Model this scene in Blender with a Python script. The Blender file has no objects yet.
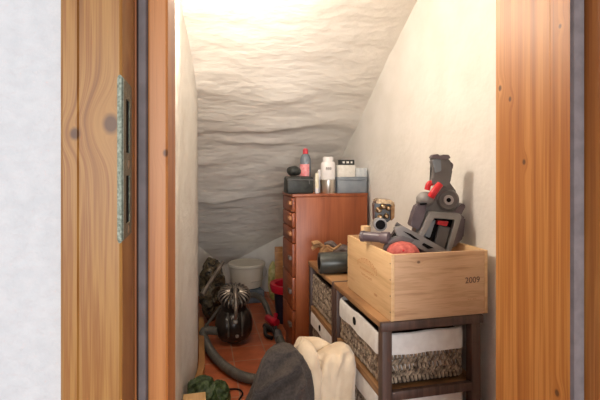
import bpy, bmesh, math, random
from mathutils import Vector, Matrix, noise
random.seed(4)
S = bpy.context.scene
COL = S.collection
A = math.radians(13.2); CA, SA = math.cos(A), math.sin(A)
FPX = 430.0; HC = 1.2; V0 = 168.0
R_ = Vector((CA, -SA, 0)); F_ = Vector((SA, CA, 0)); U_ = Vector((0, 0, 1))

def at(u, v, d):            # point seen at (u,v) at depth d
    return R_ * ((u-300)/FPX*d) + F_*d + U_*(HC - (v-V0)/FPX*d)
def x_on(u, Y):             # X of the column u on a plane of constant Y
    r = (u-300)/FPX
    return (r*CA*Y + SA*Y) / (CA - r*SA)
def z_on(v, X, Y): return HC - (v-V0)/FPX*(X*SA+Y*CA)
def y_on(u, X):
    r = (u-300)/FPX
    return X*(CA-r*SA)/(SA+r*CA)

# ------------------------------------------------------------ materials
def base_mat(name):
    m = bpy.data.materials.new(name); m.use_nodes = True
    return m, m.node_tree, m.node_tree.nodes['Principled BSDF']
def nd(nt, t, **kw):
    n = nt.nodes.new(t)
    for k, v in kw.items(): setattr(n, k, v)
    return n
def mth(nt, op, a, b=None, c=None):
    n = nt.nodes.new('ShaderNodeMath'); n.operation = op
    for i, q in enumerate((a, b, c)):
        if q is None: continue
        if isinstance(q, (int, float)): n.inputs[i].default_value = q
        else: nt.links.new(q, n.inputs[i])
    return n.outputs[0]
def ramp(nt, fac, stops):
    r = nt.nodes.new('ShaderNodeValToRGB'); e = r.color_ramp.elements
    while len(e) < len(stops): e.new(0.5)
    for el, (p, c) in zip(e, stops):
        el.position = p; el.color = (*c, 1)
    nt.links.new(fac, r.inputs[0]); return r.outputs[0]
def simple(name, c1, c2=None, scale=20, rough=0.6, metal=0, bump=0.0, bscale=None, stretch=(1,1,1), sheen=0, trans=0, detail=4, bdist=0.003):
    m, nt, b = base_mat(name)
    c2 = c2 or c1
    tc = nd(nt, 'ShaderNodeTexCoord'); mp = nd(nt, 'ShaderNodeMapping')
    mp.inputs['Scale'].default_value = stretch
    nt.links.new(tc.outputs['Object'], mp.inputs['Vector'])
    n = nd(nt, 'ShaderNodeTexNoise'); n.inputs['Scale'].default_value = scale; n.inputs['Detail'].default_value = detail
    nt.links.new(mp.outputs[0], n.inputs['Vector'])
    nt.links.new(ramp(nt, n.outputs['Fac'], [(0.35, c1), (0.65, c2)]), b.inputs['Base Color'])
    b.inputs['Roughness'].default_value = rough; b.inputs['Metallic'].default_value = metal
    if trans: b.inputs['Transmission Weight'].default_value = trans
    if sheen: b.inputs['Sheen Weight'].default_value = sheen
    if bump:
        n2 = nd(nt, 'ShaderNodeTexNoise'); n2.inputs['Scale'].default_value = bscale or scale; n2.inputs['Detail'].default_value = 5
        nt.links.new(mp.outputs[0], n2.inputs['Vector'])
        bp = nd(nt, 'ShaderNodeBump'); bp.inputs['Strength'].default_value = bump; bp.inputs['Distance'].default_value = bdist
        nt.links.new(n2.outputs['Fac'], bp.inputs['Height']); nt.links.new(bp.outputs[0], b.inputs['Normal'])
    return m
def wood(name, stops, ga='X', la='Z', gfreq=45, lfreq=1.2, knots=(), rough=0.45, fine=0.25, knotcol=(0.09,0.035,0.015)):
    """grain runs along axis la, varies along axis ga; knots = (g, l, radius)"""
    m, nt, b = base_mat(name)
    tc = nd(nt, 'ShaderNodeTexCoord'); sp = nd(nt, 'ShaderNodeSeparateXYZ')
    nt.links.new(tc.outputs['Object'], sp.inputs[0])
    g = sp.outputs[ga]; l = sp.outputs[la]
    oth = sp.outputs[[q for q in 'XYZ' if q not in (ga, la)][0]]
    g0 = g; km = None
    for (kg, kl, kr, *ko) in knots:
        dg = mth(nt, 'SUBTRACT', g0, kg); dl = mth(nt, 'MULTIPLY', mth(nt, 'SUBTRACT', l, kl), 0.75)
        d2 = mth(nt, 'ADD', mth(nt, 'MULTIPLY', dg, dg), mth(nt, 'MULTIPLY', dl, dl))
        if ko:
            do = mth(nt, 'MULTIPLY', mth(nt, 'SUBTRACT', oth, ko[0]), 0.5); d2 = mth(nt, 'ADD', d2, mth(nt, 'MULTIPLY', do, do))
        dist = mth(nt, 'SQRT', d2)
        w = mth(nt, 'POWER', 2.718, mth(nt, 'MULTIPLY', d2, -1.0/(2.2*kr)**2))
        # bend the grain around the knot
        g = mth(nt, 'ADD', g, mth(nt, 'MULTIPLY', w, mth(nt, 'SUBTRACT', mth(nt, 'MULTIPLY', dist, 1.0), dg)))
        kk = nd(nt, 'ShaderNodeMapRange'); kk.inputs[1].default_value = kr*1.05; kk.inputs[2].default_value = kr*0.55
        nt.links.new(dist, kk.inputs[0])
        km = kk.outputs[0] if km is None else mth(nt, 'MAXIMUM', km, kk.outputs[0])
    cb = nd(nt, 'ShaderNodeCombineXYZ')
    nt.links.new(mth(nt, 'MULTIPLY', g, gfreq), cb.inputs[0]); nt.links.new(mth(nt, 'MULTIPLY', l, lfreq), cb.inputs[2])
    nt.links.new(mth(nt, 'MULTIPLY', oth, 6), cb.inputs[1])
    n = nd(nt, 'ShaderNodeTexNoise'); n.inputs['Scale'].default_value = 1; n.inputs['Detail'].default_value = 3
    nt.links.new(cb.outputs[0], n.inputs['Vector'])
    cb2 = nd(nt, 'ShaderNodeCombineXYZ')
    nt.links.new(mth(nt, 'MULTIPLY', g, gfreq*7), cb2.inputs[0]); nt.links.new(mth(nt, 'MULTIPLY', l, lfreq*5), cb2.inputs[2])
    nt.links.new(mth(nt, 'MULTIPLY', oth, 20), cb2.inputs[1])
    n2 = nd(nt, 'ShaderNodeTexNoise'); n2.inputs['Scale'].default_value = 1; n2.inputs['Detail'].default_value = 2
    nt.links.new(cb2.outputs[0], n2.inputs['Vector'])
    f = mth(nt, 'ADD', mth(nt, 'MULTIPLY', n.outputs['Fac'], 1-fine), mth(nt, 'MULTIPLY', n2.outputs['Fac'], fine))
    col = ramp(nt, f, stops)
    if km is not None:
        mx = nd(nt, 'ShaderNodeMix', data_type='RGBA')
        nt.links.new(mth(nt, 'MULTIPLY', km, 0.85), mx.inputs['Factor']); nt.links.new(col, mx.inputs['A']); mx.inputs['B'].default_value = (*knotcol, 1)
        col = mx.outputs['Result']
    nt.links.new(col, b.inputs['Base Color'])
    b.inputs['Roughness'].default_value = rough
    bp = nd(nt, 'ShaderNodeBump'); bp.inputs['Strength'].default_value = 0.12; bp.inputs['Distance'].default_value = 0.001
    nt.links.new(f, bp.inputs['Height']); nt.links.new(bp.outputs[0], b.inputs['Normal'])
    return m

PINE_L = [(0.32,(0.20,0.075,0.016)),(0.43,(0.34,0.145,0.030)),(0.52,(0.44,0.22,0.055)),(0.60,(0.31,0.12,0.022)),(0.70,(0.44,0.23,0.065))]
PINE_R = [(0.30,(0.24,0.07,0.014)),(0.41,(0.42,0.145,0.030)),(0.50,(0.50,0.195,0.042)),(0.57,(0.62,0.28,0.075)),(0.68,(0.40,0.14,0.03))]
PINE_D = [(0.30,(0.26,0.075,0.018)),(0.45,(0.44,0.145,0.038)),(0.55,(0.50,0.18,0.05)),(0.70,(0.34,0.10,0.026))]
YC, YR, YB = 0.54, 0.645, 0.85         # casing face, rebate back, closet face of the door lining
XLC = x_on(122, YC); XL = -0.044; XR = 0.6545
M = {}
M['pine_casing'] = wood('pine_casing', PINE_L, 'X', 'Z', 60, 1.6, [(x_on(75,YC), z_on(134,-.12,YC), .0065), (x_on(111,YC), z_on(124,-.1,YC), .0105)])
PINE_S = [(0.30,(0.34,0.11,0.025)),(0.45,(0.50,0.19,0.05)),(0.55,(0.56,0.23,0.065)),(0.70,(0.42,0.15,0.036))]
M['pine_stop'] = wood('pine_stop', PINE_S, 'X', 'Z', 60, 1.4, [(x_on(166,YR), z_on(153,XL,YR), .005, YR)])
M['pine_lining'] = wood('pine_lining', PINE_R, 'Y', 'Z', 42, 0.9, [(y_on(500,XR), z_on(88,XR,.83), .006), (y_on(510,XR), z_on(99,XR,.8), .005), (y_on(524,XR), z_on(162,XR,.76), .0055), (y_on(557,XR), z_on(392,XR,.68), .006), (y_on(560,XR), z_on(28,XR,.68), .004)], fine=.2)
M['pine_rebate'] = wood('pine_rebate', PINE_D, 'Y', 'Z', 50, 1.2)
M['seal'] = simple('seal', (0.17,0.15,0.155), (0.22,0.195,0.20), 40, 0.65)
M['strike'] = simple('strike', (0.12,0.135,0.10), (0.20,0.215,0.17), 300, 0.45, 0.6, 0.9, 260, bdist=0.001)
M['black'] = simple('black', (0.008,0.008,0.009), (0.012,0.011,0.012), 30, 0.9)
M['black'].node_tree.nodes['Principled BSDF'].inputs['Specular IOR Level'].default_value = 0.1
M['screw'] = simple('screw', (0.4,0.38,0.33), None, 30, 0.3, 1)
M['plaster_room'] = simple('plaster_room', (0.68,0.70,0.72), (0.74,0.755,0.77), 60, 0.85, 0, 0.8, 90, bdist=0.004)
M['plaster_closet'] = simple('plaster_closet', (0.73,0.69,0.62), (0.82,0.79,0.73), 6, 0.9, 0, 0.6, 45, bdist=0.006)
M['plaster_ceiling'] = simple('plaster_ceiling', (0.80,0.76,0.69), (0.87,0.83,0.76), 3, 0.9, 0, 0.8, 22, stretch=(0.7,1.6,1), bdist=0.010)
M['plaster_white'] = simple('plaster_white', (0.78,0.76,0.72), (0.84,0.82,0.79), 6, 0.9, 0, 0.5, 30, bdist=0.006)

def tile_mat():
    m, nt, b = base_mat('terracotta')
    tc = nd(nt, 'ShaderNodeTexCoord'); mp = nd(nt, 'ShaderNodeMapping'); mp.inputs['Location'].default_value = (0.0, 0.04, 0)
    nt.links.new(tc.outputs['Object'], mp.inputs[0])
    br = nd(nt, 'ShaderNodeTexBrick'); br.offset = 0; br.squash = 1
    br.inputs['Scale'].default_value = 1; br.inputs['Brick Width'].default_value = 0.21; br.inputs['Row Height'].default_value = 0.21
    br.inputs['Mortar Size'].default_value = 0.004; br.inputs['Mortar Smooth'].default_value = 0.3
    br.inputs['Color1'].default_value = (0.56,0.155,0.06,1); br.inputs['Color2'].default_value = (0.46,0.12,0.048,1); br.inputs['Mortar'].default_value = (0.46,0.27,0.18,1)
    nt.links.new(mp.outputs[0], br.inputs['Vector'])
    n = nd(nt, 'ShaderNodeTexNoise'); n.inputs['Scale'].default_value = 9; n.inputs['Detail'].default_value = 6
    nt.links.new(tc.outputs['Object'], n.inputs['Vector'])
    mx = nd(nt, 'ShaderNodeMix', data_type='RGBA', blend_type='MULTIPLY'); mx.inputs['Factor'].default_value = 0.8
    nt.links.new(br.outputs['Color'], mx.inputs['A']); nt.links.new(ramp(nt, n.outputs['Fac'], [(0.3,(0.6,0.55,0.5)),(0.7,(1.15,1.1,1.1))]), mx.inputs['B'])
    nt.links.new(mx.outputs['Result'], b.inputs['Base Color']); b.inputs['Roughness'].default_value = 0.5
    bp = nd(nt, 'ShaderNodeBump'); bp.inputs['Strength'].default_value = 0.6; bp.inputs['Distance'].default_value = 0.004; bp.invert = True
    nt.links.new(br.outputs['Fac'], bp.inputs['Height']); nt.links.new(bp.outputs[0], b.inputs['Normal'])
    return m
M['tile'] = tile_mat()
TEAK = [(0.3,(0.20,0.048,0.016)),(0.5,(0.32,0.088,0.030)),(0.7,(0.40,0.125,0.046))]
M['teak'] = wood('teak', TEAK, 'X', 'Z', 22, 1.2, rough=0.4, fine=.3)
M['teak_front'] = wood('teak_front', [(0.3,(0.17,0.035,0.010)),(0.5,(0.25,0.06,0.018)),(0.7,(0.32,0.085,0.026))], 'Z', 'Y', 40, 2, rough=0.4)
M['pull'] = simple('pull', (0.42,0.17,0.06), (0.52,0.23,0.09), 30, 0.4)
M['grey_pull'] = simple('grey_pull', (0.12,0.09,0.075), (0.18,0.14,0.12), 30, 0.5, 0.2)
M['crate_side'] = wood('crate_side', [(0.3,(0.58,0.35,0.16)),(0.45,(0.72,0.47,0.24)),(0.6,(0.80,0.55,0.30)),(0.72,(0.66,0.41,0.20))], 'Z', 'Y', 26, 2.2, rough=0.6, fine=.3)  # side panels paler: warm lamp light put into the wood colour
M['crate_end'] = wood('crate_end', [(0.3,(0.42,0.23,0.12)),(0.42,(0.60,0.37,0.21)),(0.52,(0.66,0.42,0.25)),(0.6,(0.55,0.33,0.18)),(0.72,(0.66,0.42,0.25))], 'Z', 'X', 36, 3.0, knots=[(0.1965,-0.085,.006)], rough=0.6, fine=.3)  # same wood, its dimmer front light put into a duller colour
M['shelf_wood_dim'] = wood('shelf_wood_dim', [(0.3,(0.038,0.020,0.015)),(0.5,(0.080,0.042,0.031)),(0.7,(0.12,0.065,0.045))], 'X', 'Z', 60, 4, rough=0.5)  # end rails and legs: shade put into the wood's colour
M['shelf_wood_lit'] = wood('shelf_wood_lit', [(0.3,(0.17,0.082,0.035)),(0.5,(0.33,0.17,0.07)),(0.7,(0.44,0.24,0.105))], 'Z', 'Y', 80, 4, rough=0.5)  # same shelf wood, boards and long rails with warm light in the colour
M['ink'] = simple('ink', (0.10,0.06,0.05), (0.16,0.09,0.07), 60, 0.8)
M['stamp'] = simple('stamp', (0.50,0.22,0.10), (0.6,0.32,0.15), 200, 0.8)
M['nail'] = simple('nail', (0.03,0.025,0.02), None, 10, 0.5, 0.5)
M['wicker'] = simple('wicker', (0.085,0.055,0.035), (0.50,0.39,0.28), 55, 0.65, 0, 0.5, 200)
M['wicker_dark'] = simple('wicker_dark', (0.03,0.02,0.012), (0.07,0.045,0.03), 60, 0.8)
M['liner'] = simple('liner', (0.74,0.71,0.68), (0.83,0.81,0.78), 30, 0.9, 0, 0.3, 60)
M['pale_wood'] = wood('pale_wood', [(0.3,(0.5,0.28,0.1)),(0.6,(0.7,0.46,0.22))], 'X', 'Y', 40, 3)
M['base_wood'] = wood('base_wood', [(0.3,(0.30,0.13,0.04)),(0.6,(0.55,0.28,0.1))], 'Z', 'Y', 50, 3)
M['charcoal'] = simple('charcoal', (0.036,0.028,0.024), (0.068,0.054,0.046), 140, 0.95, 0, 0.5, 350, sheen=0.05)
M['cream'] = simple('cream', (0.66,0.51,0.34), (0.78,0.63,0.45), 12, 0.95, 0, 0.5, 200, sheen=0.4)
M['pearl_trim'] = simple('pearl_trim', (0.3,0.27,0.24), None, 12, 0.8)
M['vac_dark'] = simple('vac_dark', (0.014,0.010,0.008), (0.030,0.022,0.017), 15, 0.28, 0.1)
M['vac_bronze'] = simple('vac_bronze', (0.20,0.17,0.14), (0.34,0.29,0.24), 15, 0.3, 0.6)
M['vac_hose'] = simple('vac_hose', (0.085,0.08,0.07), (0.13,0.12,0.10), 15, 0.42)
M['vac_grey'] = simple('vac_grey', (0.125,0.12,0.122), (0.18,0.172,0.172), 12, 0.38)
M['vac_light'] = simple('vac_light', (0.235,0.225,0.22), (0.30,0.29,0.285), 12, 0.35)
M['vac_purple'] = simple('vac_purple', (0.095,0.072,0.085), (0.155,0.12,0.14), 12, 0.35)
M['steel_paint'] = simple('steel_paint', (0.42,0.40,0.41), (0.50,0.48,0.49), 12, 0.35)
M['red'] = simple('red', (0.52,0.012,0.02), (0.65,0.02,0.03), 12, 0.3)
M['bin_red'] = simple('bin_red', (0.50,0.008,0.03), (0.6,0.012,0.04), 12, 0.35)
M['bin_dark'] = simple('bin_dark', (0.012,0.014,0.03), (0.02,0.022,0.045), 12, 0.4)
M['coral'] = simple('coral', (0.42,0.07,0.06), (0.62,0.16,0.13), 60, 0.6, 0, 0.5, 150)
M['bronze'] = simple('bronze', (0.12,0.07,0.035), (0.42,0.28,0.15), 60, 0.3, 0.7)
M['pail'] = simple('pail', (0.66,0.60,0.50), (0.72,0.66,0.56), 6, 0.5)
M['bluebox'] = simple('bluebox', (0.10,0.13,0.17), (0.17,0.21,0.26), 25, 0.7, 0, .4, 40)
M['pouch'] = simple('pouch', (0.30,0.34,0.08), (0.68,0.60,0.30), 25, 0.4, 0, .4, 20)
M['crinkle'] = simple('crinkle', (0.010,0.010,0.009), (0.20,0.15,0.085), 26, 0.22, 0.2, 1.0, 30, detail=6, bdist=0.02)
M['green'] = simple('green', (0.010,0.028,0.008), (0.07,0.11,0.035), 60, 0.4, 0, 1.0, 110, detail=8, bdist=0.006)
M['case_black'] = simple('case_black', (0.010,0.011,0.010), (0.03,0.034,0.03), 40, 0.5, 0, .5, 60)
M['pink'] = simple('pink', (0.75,0.16,0.18), (0.85,0.42,0.42), 40, 0.4)
M['cap_red'] = simple('cap_red', (0.62,0.05,0.07), None, 40, 0.35)
M['bottle'] = simple('bottle', (0.75,0.80,0.82), None, 10, 0.08, 0, trans=0.85)
M['liquid'] = simple('liquid', (0.16,0.19,0.22), None, 10, 0.2)
M['white_plastic'] = simple('white_plastic', (0.80,0.77,0.76), (0.84,0.81,0.80), 20, 0.4)
M['cream_plastic'] = simple('cream_plastic', (0.76,0.68,0.48), (0.82,0.76,0.62), 60, 0.5)
M['steel'] = simple('steel', (0.62,0.58,0.52), (0.7,0.66,0.6), 20, 0.28, 1)
M['box_grey'] = simple('box_grey', (0.20,0.235,0.275), (0.25,0.285,0.325), 20, 0.6)
M['box_white'] = simple('box_white', (0.70,0.68,0.62), (0.80,0.78,0.73), 50, 0.6)
M['box_blue'] = simple('box_blue', (0.52,0.57,0.60), (0.66,0.69,0.70), 60, 0.5)
M['roll'] = simple('roll', (0.03,0.034,0.03), (0.05,0.055,0.048), 20, 0.35)
M['tan_leather'] = simple('tan_leather', (0.24,0.12,0.05), (0.48,0.28,0.13), 40, 0.8, 0, .6, 80)
M['grey_leather'] = simple('grey_leather', (0.08,0.06,0.055), (0.17,0.13,0.12), 40, 0.8, 0, .6, 80)

# ------------------------------------------------------------ mesh helpers
def new(): return bmesh.new()
def box(bm, x0, x1, y0, y1, z0, z1, bev=0.0, mat=None):
    vs = [bm.verts.new((x, y, z)) for x in (x0, x1) for y in (y0, y1) for z in (z0, z1)]
    fs = [bm.faces.new([vs[i] for i in f]) for f in ((0,1,3,2),(4,6,7,5),(0,4,5,1),(2,3,7,6),(0,2,6,4),(1,5,7,3))]
    if bev:
        es = list({e for f in fs for e in f.edges})
        r = bmesh.ops.bevel(bm, geom=es, offset=bev, segments=2, affect='EDGES', profile=0.5)
        vs = list({v for f in r['faces'] for v in f.verts} | {v for v in vs if v.is_valid})
    if mat is not None: bmesh.ops.transform(bm, matrix=mat, verts=vs)
    return vs
def prism(bm, pts, off, bev=0.0):
    """closed outline of 3-D points pushed by vector off"""
    a = [bm.verts.new(p) for p in pts]; b = [bm.verts.new(Vector(p)+off) for p in pts]
    n = len(a); fs = [bm.faces.new(a), bm.faces.new(b[::-1])]
    for i in range(n): fs.append(bm.faces.new((a[i], b[i], b[(i+1)%n], a[(i+1)%n])))
    if bev:
        es = list({e for f in fs for e in f.edges})
        bmesh.ops.bevel(bm, geom=es, offset=bev, segments=2, affect='EDGES')
def ipr(bm, pix, d, depth, bev=0.002):      # prism that faces the doorway, thickness depth
    prism(bm, [at(u, v, d) for u, v in pix], F_*depth, bev)
def frame_of(axis):
    z = Vector(axis).normalized(); x = z.orthogonal().normalized(); y = z.cross(x)
    return x, y, z
def lathe(bm, prof, base, axis=(0,0,1), n=32, cap0=True, cap1=True, sx=1, sy=1):
    x, y, z = frame_of(axis) if tuple(axis) != (0,0,1) else (Vector((1,0,0)), Vector((0,1,0)), Vector((0,0,1)))
    base = Vector(base); rings = []
    for (r, h) in prof:
        rings.append([bm.verts.new(base + z*h + (x*math.cos(2*math.pi*k/n)*sx + y*math.sin(2*math.pi*k/n)*sy)*r) for k in range(n)])
    for a, b in zip(rings, rings[1:]):
        for k in range(n): bm.faces.new((a[k], a[(k+1)%n], b[(k+1)%n], b[k]))
    if cap0: bm.faces.new(rings[0][::-1])
    if cap1: bm.faces.new(rings[-1])
def smooth_path(pts, sub=8):
    pts = [Vector(p) for p in pts]; out = []
    P = [pts[0]*2-pts[1]] + pts + [pts[-1]*2-pts[-2]]
    for i in range(1, len(P)-2):
        for s in range(sub):
            t = s/sub; a, b, c, d = P[i-1], P[i], P[i+1], P[i+2]
            out.append(0.5*((2*b)+(c-a)*t+(2*a-5*b+4*c-d)*t*t+(3*b-a-3*c+d)*t*t*t))
    out.append(pts[-1]); return out
def tube(bm, pts, r, n=12, sub=8, ribs=0, ribamp=0.0):
    path = smooth_path(pts, sub) if sub > 1 else [Vector(p) for p in pts]
    if ribs:
        L = [0]
        for a, b in zip(path, path[1:]): L.append(L[-1]+(b-a).length)
        tot = L[-1]; m = int(tot/ribs*4); np_ = []
        j = 0
        for i in range(m+1):
            s = tot*i/m
            while j < len(L)-2 and L[j+1] < s: j += 1
            t = (s-L[j])/max(1e-9, L[j+1]-L[j]); np_.append(path[j].lerp(path[j+1], t))
        path = np_
    ref = Vector((0,0,1)); rings = []
    for i, p in enumerate(path):
        t = (path[min(i+1, len(path)-1)] - path[max(i-1, 0)]).normalized()
        s = t.cross(ref)
        if s.length < 0.05: s = t.cross(Vector((1,0,0)))
        s.normalize(); q = s.cross(t)
        rr = r if not callable(r) else r(i/(len(path)-1))
        if ribs: rr += ribamp*(1 if (i//2) % 2 else -1)
        rings.append([bm.verts.new(p + (s*math.cos(2*math.pi*k/n)+q*math.sin(2*math.pi*k/n))*rr) for k in range(n)])
    for a, b in zip(rings, rings[1:]):
        for k in range(n): bm.faces.new((a[k], a[(k+1)%n], b[(k+1)%n], b[k]))
    bm.faces.new(rings[0][::-1]); bm.faces.new(rings[-1])
def drape(bm, secs, nf=7, amp=0.08, seed=0, n=72, m=50, namp=0.012, nsc=9):
    """soft hanging lump: secs = (z, cx, cy, rx, ry) from the floor up; the last one is the crown"""
    def lerp(t):
        q = t*(len(secs)-1); i = min(int(q), len(secs)-2); f = q-i
        return [secs[i][k]*(1-f)+secs[i+1][k]*f for k in range(5)]
    rings = []
    for j in range(m+1):
        t = j/m; z, cx, cy, rx, ry = lerp(t)
        fa = amp*(1-t)**0.6
        ring = []
        for k in range(n):
            a = 2*math.pi*k/n
            w = 1 + fa*math.sin(nf*a + 2.5*math.sin(a*2+seed) + 2*t) + fa*.5*math.sin(2*nf*a+seed-3*t)
            p = Vector((cx+rx*w*math.cos(a), cy+ry*w*math.sin(a), z))
            d = noise.noise_vector(p*nsc+Vector((seed, seed, 0)))*namp
            if j == 0: d.z = 0
            p = p + d; p.z = max(0.0005, p.z); ring.append(bm.verts.new(p))
        rings.append(ring)
    for a, b in zip(rings, rings[1:]):
        for k in range(n): bm.faces.new((a[k], a[(k+1)%n], b[(k+1)%n], b[k]))
    bm.faces.new(rings[0][::-1]); bm.faces.new(rings[-1])
def blob(bm, c, rx, ry, rz, namp=0.0, nsc=10, seed=0, mat=None, sub=4, crease=0):
    r = bmesh.ops.create_icosphere(bm, subdivisions=sub, radius=1)
    for v in r['verts']:
        p = v.co.copy(); p = Vector((p.x*rx, p.y*ry, p.z*rz))
        if mat: p = mat @ p
        nrm = v.co.normalized()
        s = noise.noise(p*nsc+Vector((seed, 0, 0)))
        if crease: s = 1-2.5*abs(s)
        v.co = Vector(c) + p + nrm*s*namp
def wpos(o):
    p = Vector((0,0,0))
    while o: p += o.location; o = o.parent
    return p
def obj(name, bm, mat, parent=None, smooth=True, loc=(0,0,0)):
    base = wpos(parent) if parent else Vector(loc)
    bmesh.ops.recalc_face_normals(bm, faces=bm.faces[:])
    bmesh.ops.translate(bm, verts=bm.verts[:], vec=-base)
    me = bpy.data.meshes.new(name); bm.to_mesh(me); bm.free()
    me.materials.append(M[mat])
    if smooth:
        me.polygons.foreach_set('use_smooth', [True]*len(me.polygons))
        me.set_sharp_from_angle(angle=math.radians(38))
    o = bpy.data.objects.new(name, me); COL.objects.link(o)
    if parent: o.parent = parent
    else: o.location = loc
    return o
def thing(name, label, cat, loc, group=None):
    o = bpy.data.objects.new(name, None); COL.objects.link(o); o.location = loc
    o.empty_display_size = 0.05
    o['label'] = label; o['category'] = cat
    if group: o['group'] = group
    return o
def tag(o, label, cat, group=None, kind=None):
    o['label'] = label; o['category'] = cat
    if group: o['group'] = group
    if kind: o['kind'] = kind
    return o
def struct(name, bm, mat, smooth=True):
    o = obj(name, bm, mat, None, smooth); o['kind'] = 'structure'; return o
def text_bm(txt, size, mtx, depth=0.0006):
    cu = bpy.data.curves.new('t', 'FONT'); cu.body = txt; cu.size = size; cu.extrude = depth
    cu.align_x = 'CENTER'; cu.align_y = 'CENTER'
    o = bpy.data.objects.new('t', cu); COL.objects.link(o)
    dg = bpy.context.evaluated_depsgraph_get(); me = bpy.data.meshes.new_from_object(o.evaluated_get(dg))
    bm = new(); bm.from_mesh(me); bmesh.ops.transform(bm, matrix=mtx, verts=bm.verts[:])
    bpy.data.objects.remove(o); bpy.data.curves.remove(cu); bpy.data.meshes.remove(me)
    return bm
def mtx_from(o, x, y):
    x = Vector(x).normalized(); y = Vector(y).normalized(); z = x.cross(y)
    m = Matrix((x, y, z)).transposed().to_4x4(); m.translation = Vector(o); return m
def surf(bm, fn, nu, nv):
    g = [[bm.verts.new(fn(i/nu, j/nv)) for j in range(nv+1)] for i in range(nu+1)]
    for i in range(nu):
        for j in range(nv): bm.faces.new((g[i][j], g[i+1][j], g[i+1][j+1], g[i][j+1]))

# ------------------------------------------------------------ the room shell
XW = 1.035
def ceil_z(y):
    if y < 1.935: return min(2.62, HC+0.81+0.66*(1.935-y))
    if y < 3.02: return HC+0.81-0.644*(y-1.935)
    return HC+0.111-0.758*(y-3.02)
bm = new(); box(bm, -1.6, 2.2, -3.2, 4.9, -0.05, 0); struct('floor', bm, 'tile', False)
def ridge(x, y):
    w = y + 0.05*noise.noise(Vector((x*1.7, y*1.2, 3))) + 0.02*noise.noise(Vector((x*6, y*5, 1)))
    s = 0
    for yk, amp, wid in ((2.46,.022,.10),(2.64,.012,.06),(2.78,.020,.07),(2.93,.014,.05),(3.10,.018,.07),(3.33,.014,.05),(3.5,.02,.06),(3.62,.012,.05),(2.1,.008,.1),(1.9,.008,.08)):
        t = (w-yk + 0.05*math.sin(x*2.3+yk*9) )/wid
        a = amp*0.75*max(0.05, 0.55+noise.noise(Vector((x*3.2, yk*7, 0)))*1.9)*(1.1-0.6*x)
        s += a*(math.exp(-t*t) if t < 0 else math.exp(-t*t*4))
    return s
def ceil_fn(i, j):
    x = -0.2+1.4*i; y = 0.85+4.0*j
    n1 = noise.noise(Vector((x*2.2, y*2.5, 0)))*0.018 + noise.noise(Vector((x*5, y*11, 5)))*0.008 + noise.noise(Vector((x*16, y*28, 5)))*0.0034
    return Vector((x, y, max(-0.03, ceil_z(y)) + n1 - ridge(x, y)*1.25))
bm = new(); surf(bm, ceil_fn, 110, 330); o = struct('ceiling', bm, 'plaster_ceiling')
bm = new(); box(bm, -1.6, 2.2, 0.85, 4.9, 2.62, 2.7)
o = struct('ceiling_slab', bm, 'plaster_white', False)  # unseen flat slab closing the closet overhead against outside light
def lx(y, z):
    t = max(0, min(1, (y-2.0)/0.55)); t = t*t*(3-2*t)
    return -0.074 + 0.064*t - 0.012*max(0, (2.6-z)/2.6)*(1-t)
def lw(i, j):
    y = 0.8+3.45*i; z = -0.02+2.7*j
    n = noise.noise(Vector((y*5, z*4, 9)))*0.006 + noise.noise(Vector((y*16, z*16, 9)))*0.0025
    return Vector((lx(y, z)+n, y, z))
bm = new(); surf(bm, lw, 200, 160); struct('wall_left', bm, 'plaster_closet')
def rw(i, j):
    y = 0.8+3.2*i; z = -0.02+2.7*j
    n = noise.noise(Vector((y*2.5, z*2.5, 2)))*0.007 + noise.noise(Vector((y*12, z*12, 9)))*0.0012
    return Vector((XW+n, y, z))
bm = new(); surf(bm, rw, 160, 140); struct('wall_right', bm, 'plaster_white')
def wall_seg(p, q, z1, mat, name, nu=60, nv=60):
    p = Vector((*p, 0)); q = Vector((*q, 0)); nr = (q-p).cross(Vector((0,0,1))).normalized()
    def fn(i, j):
        c = p.lerp(q, i); c.z = -0.02+z1*j
        return c + nr*(noise.noise(c*5)*0.008 + noise.noise(c*16)*0.003)
    b = new(); surf(b, fn, nu, nv); return struct(name, b, mat)
wall_seg((-0.03, 4.10), (0.267, 4.50), 0.85, 'plaster_closet', 'wall_back_left')
wall_seg((0.25, 4.50), (1.06, 3.74), 1.1, 'plaster_white', 'wall_back')
# the wall the doorway is in
XCL = x_on(60, YC)-0.004; XRC = XR+0.033+0.095; ZT = 2.02
bm = new(); box(bm, -1.6, XCL+0.03, YC+0.014, YB, 0, 2.7); struct('wall_front_left', bm, 'plaster_room', False)
bm = new(); box(bm, XRC-0.03, 2.2, YC+0.014, YB, 0, 2.7); struct('wall_front_right', bm, 'plaster_room', False)
bm = new(); box(bm, XCL+0.03, XRC-0.03, YC+0.014, YB, ZT+0.05, 2.7); struct('wall_front_top', bm, 'plaster_room', False)
# door frame
dr = bpy.data.objects.new('door_1', None); COL.objects.link(dr); dr['kind'] = 'structure'
def zprism(bm, xy, z0, z1, bev=0):
    prism(bm, [Vector((x, y, z0)) for x, y in xy], Vector((0, 0, z1-z0)), bev)
g = x_on(78, YC); gx = x_on(60, YC)
bm = new()
zprism(bm, [(gx+.0, YC+.022), (gx, YC+.003), (gx+.003, YC), (g-.0012, YC), (g, YC+.0018), (g+.0012, YC), (XLC-.003, YC), (XLC, YC+.003), (XLC, YR+.01), (gx, YR+.01)], 0, ZT)
c = obj('casing', bm, 'pine_casing', dr)
bm = new(); zprism(bm, [(x_on(131,YR)-.004, YR-.001), (x_on(136.6,YR), YR-.001), (x_on(136.6,YR), YR+.05), (x_on(131,YR)-.004, YR+.05)], 0, ZT)
obj('rebate_edge', bm, 'pine_rebate', dr)
sx0, sx1 = x_on(136.6, YR), x_on(148, YR)
bm = new(); zprism(bm, [(sx0, YR+.006), (sx0+.003, YR-.003), (sx1-.003, YR-.003), (sx1, YR+.006)], 0, ZT)
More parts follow.
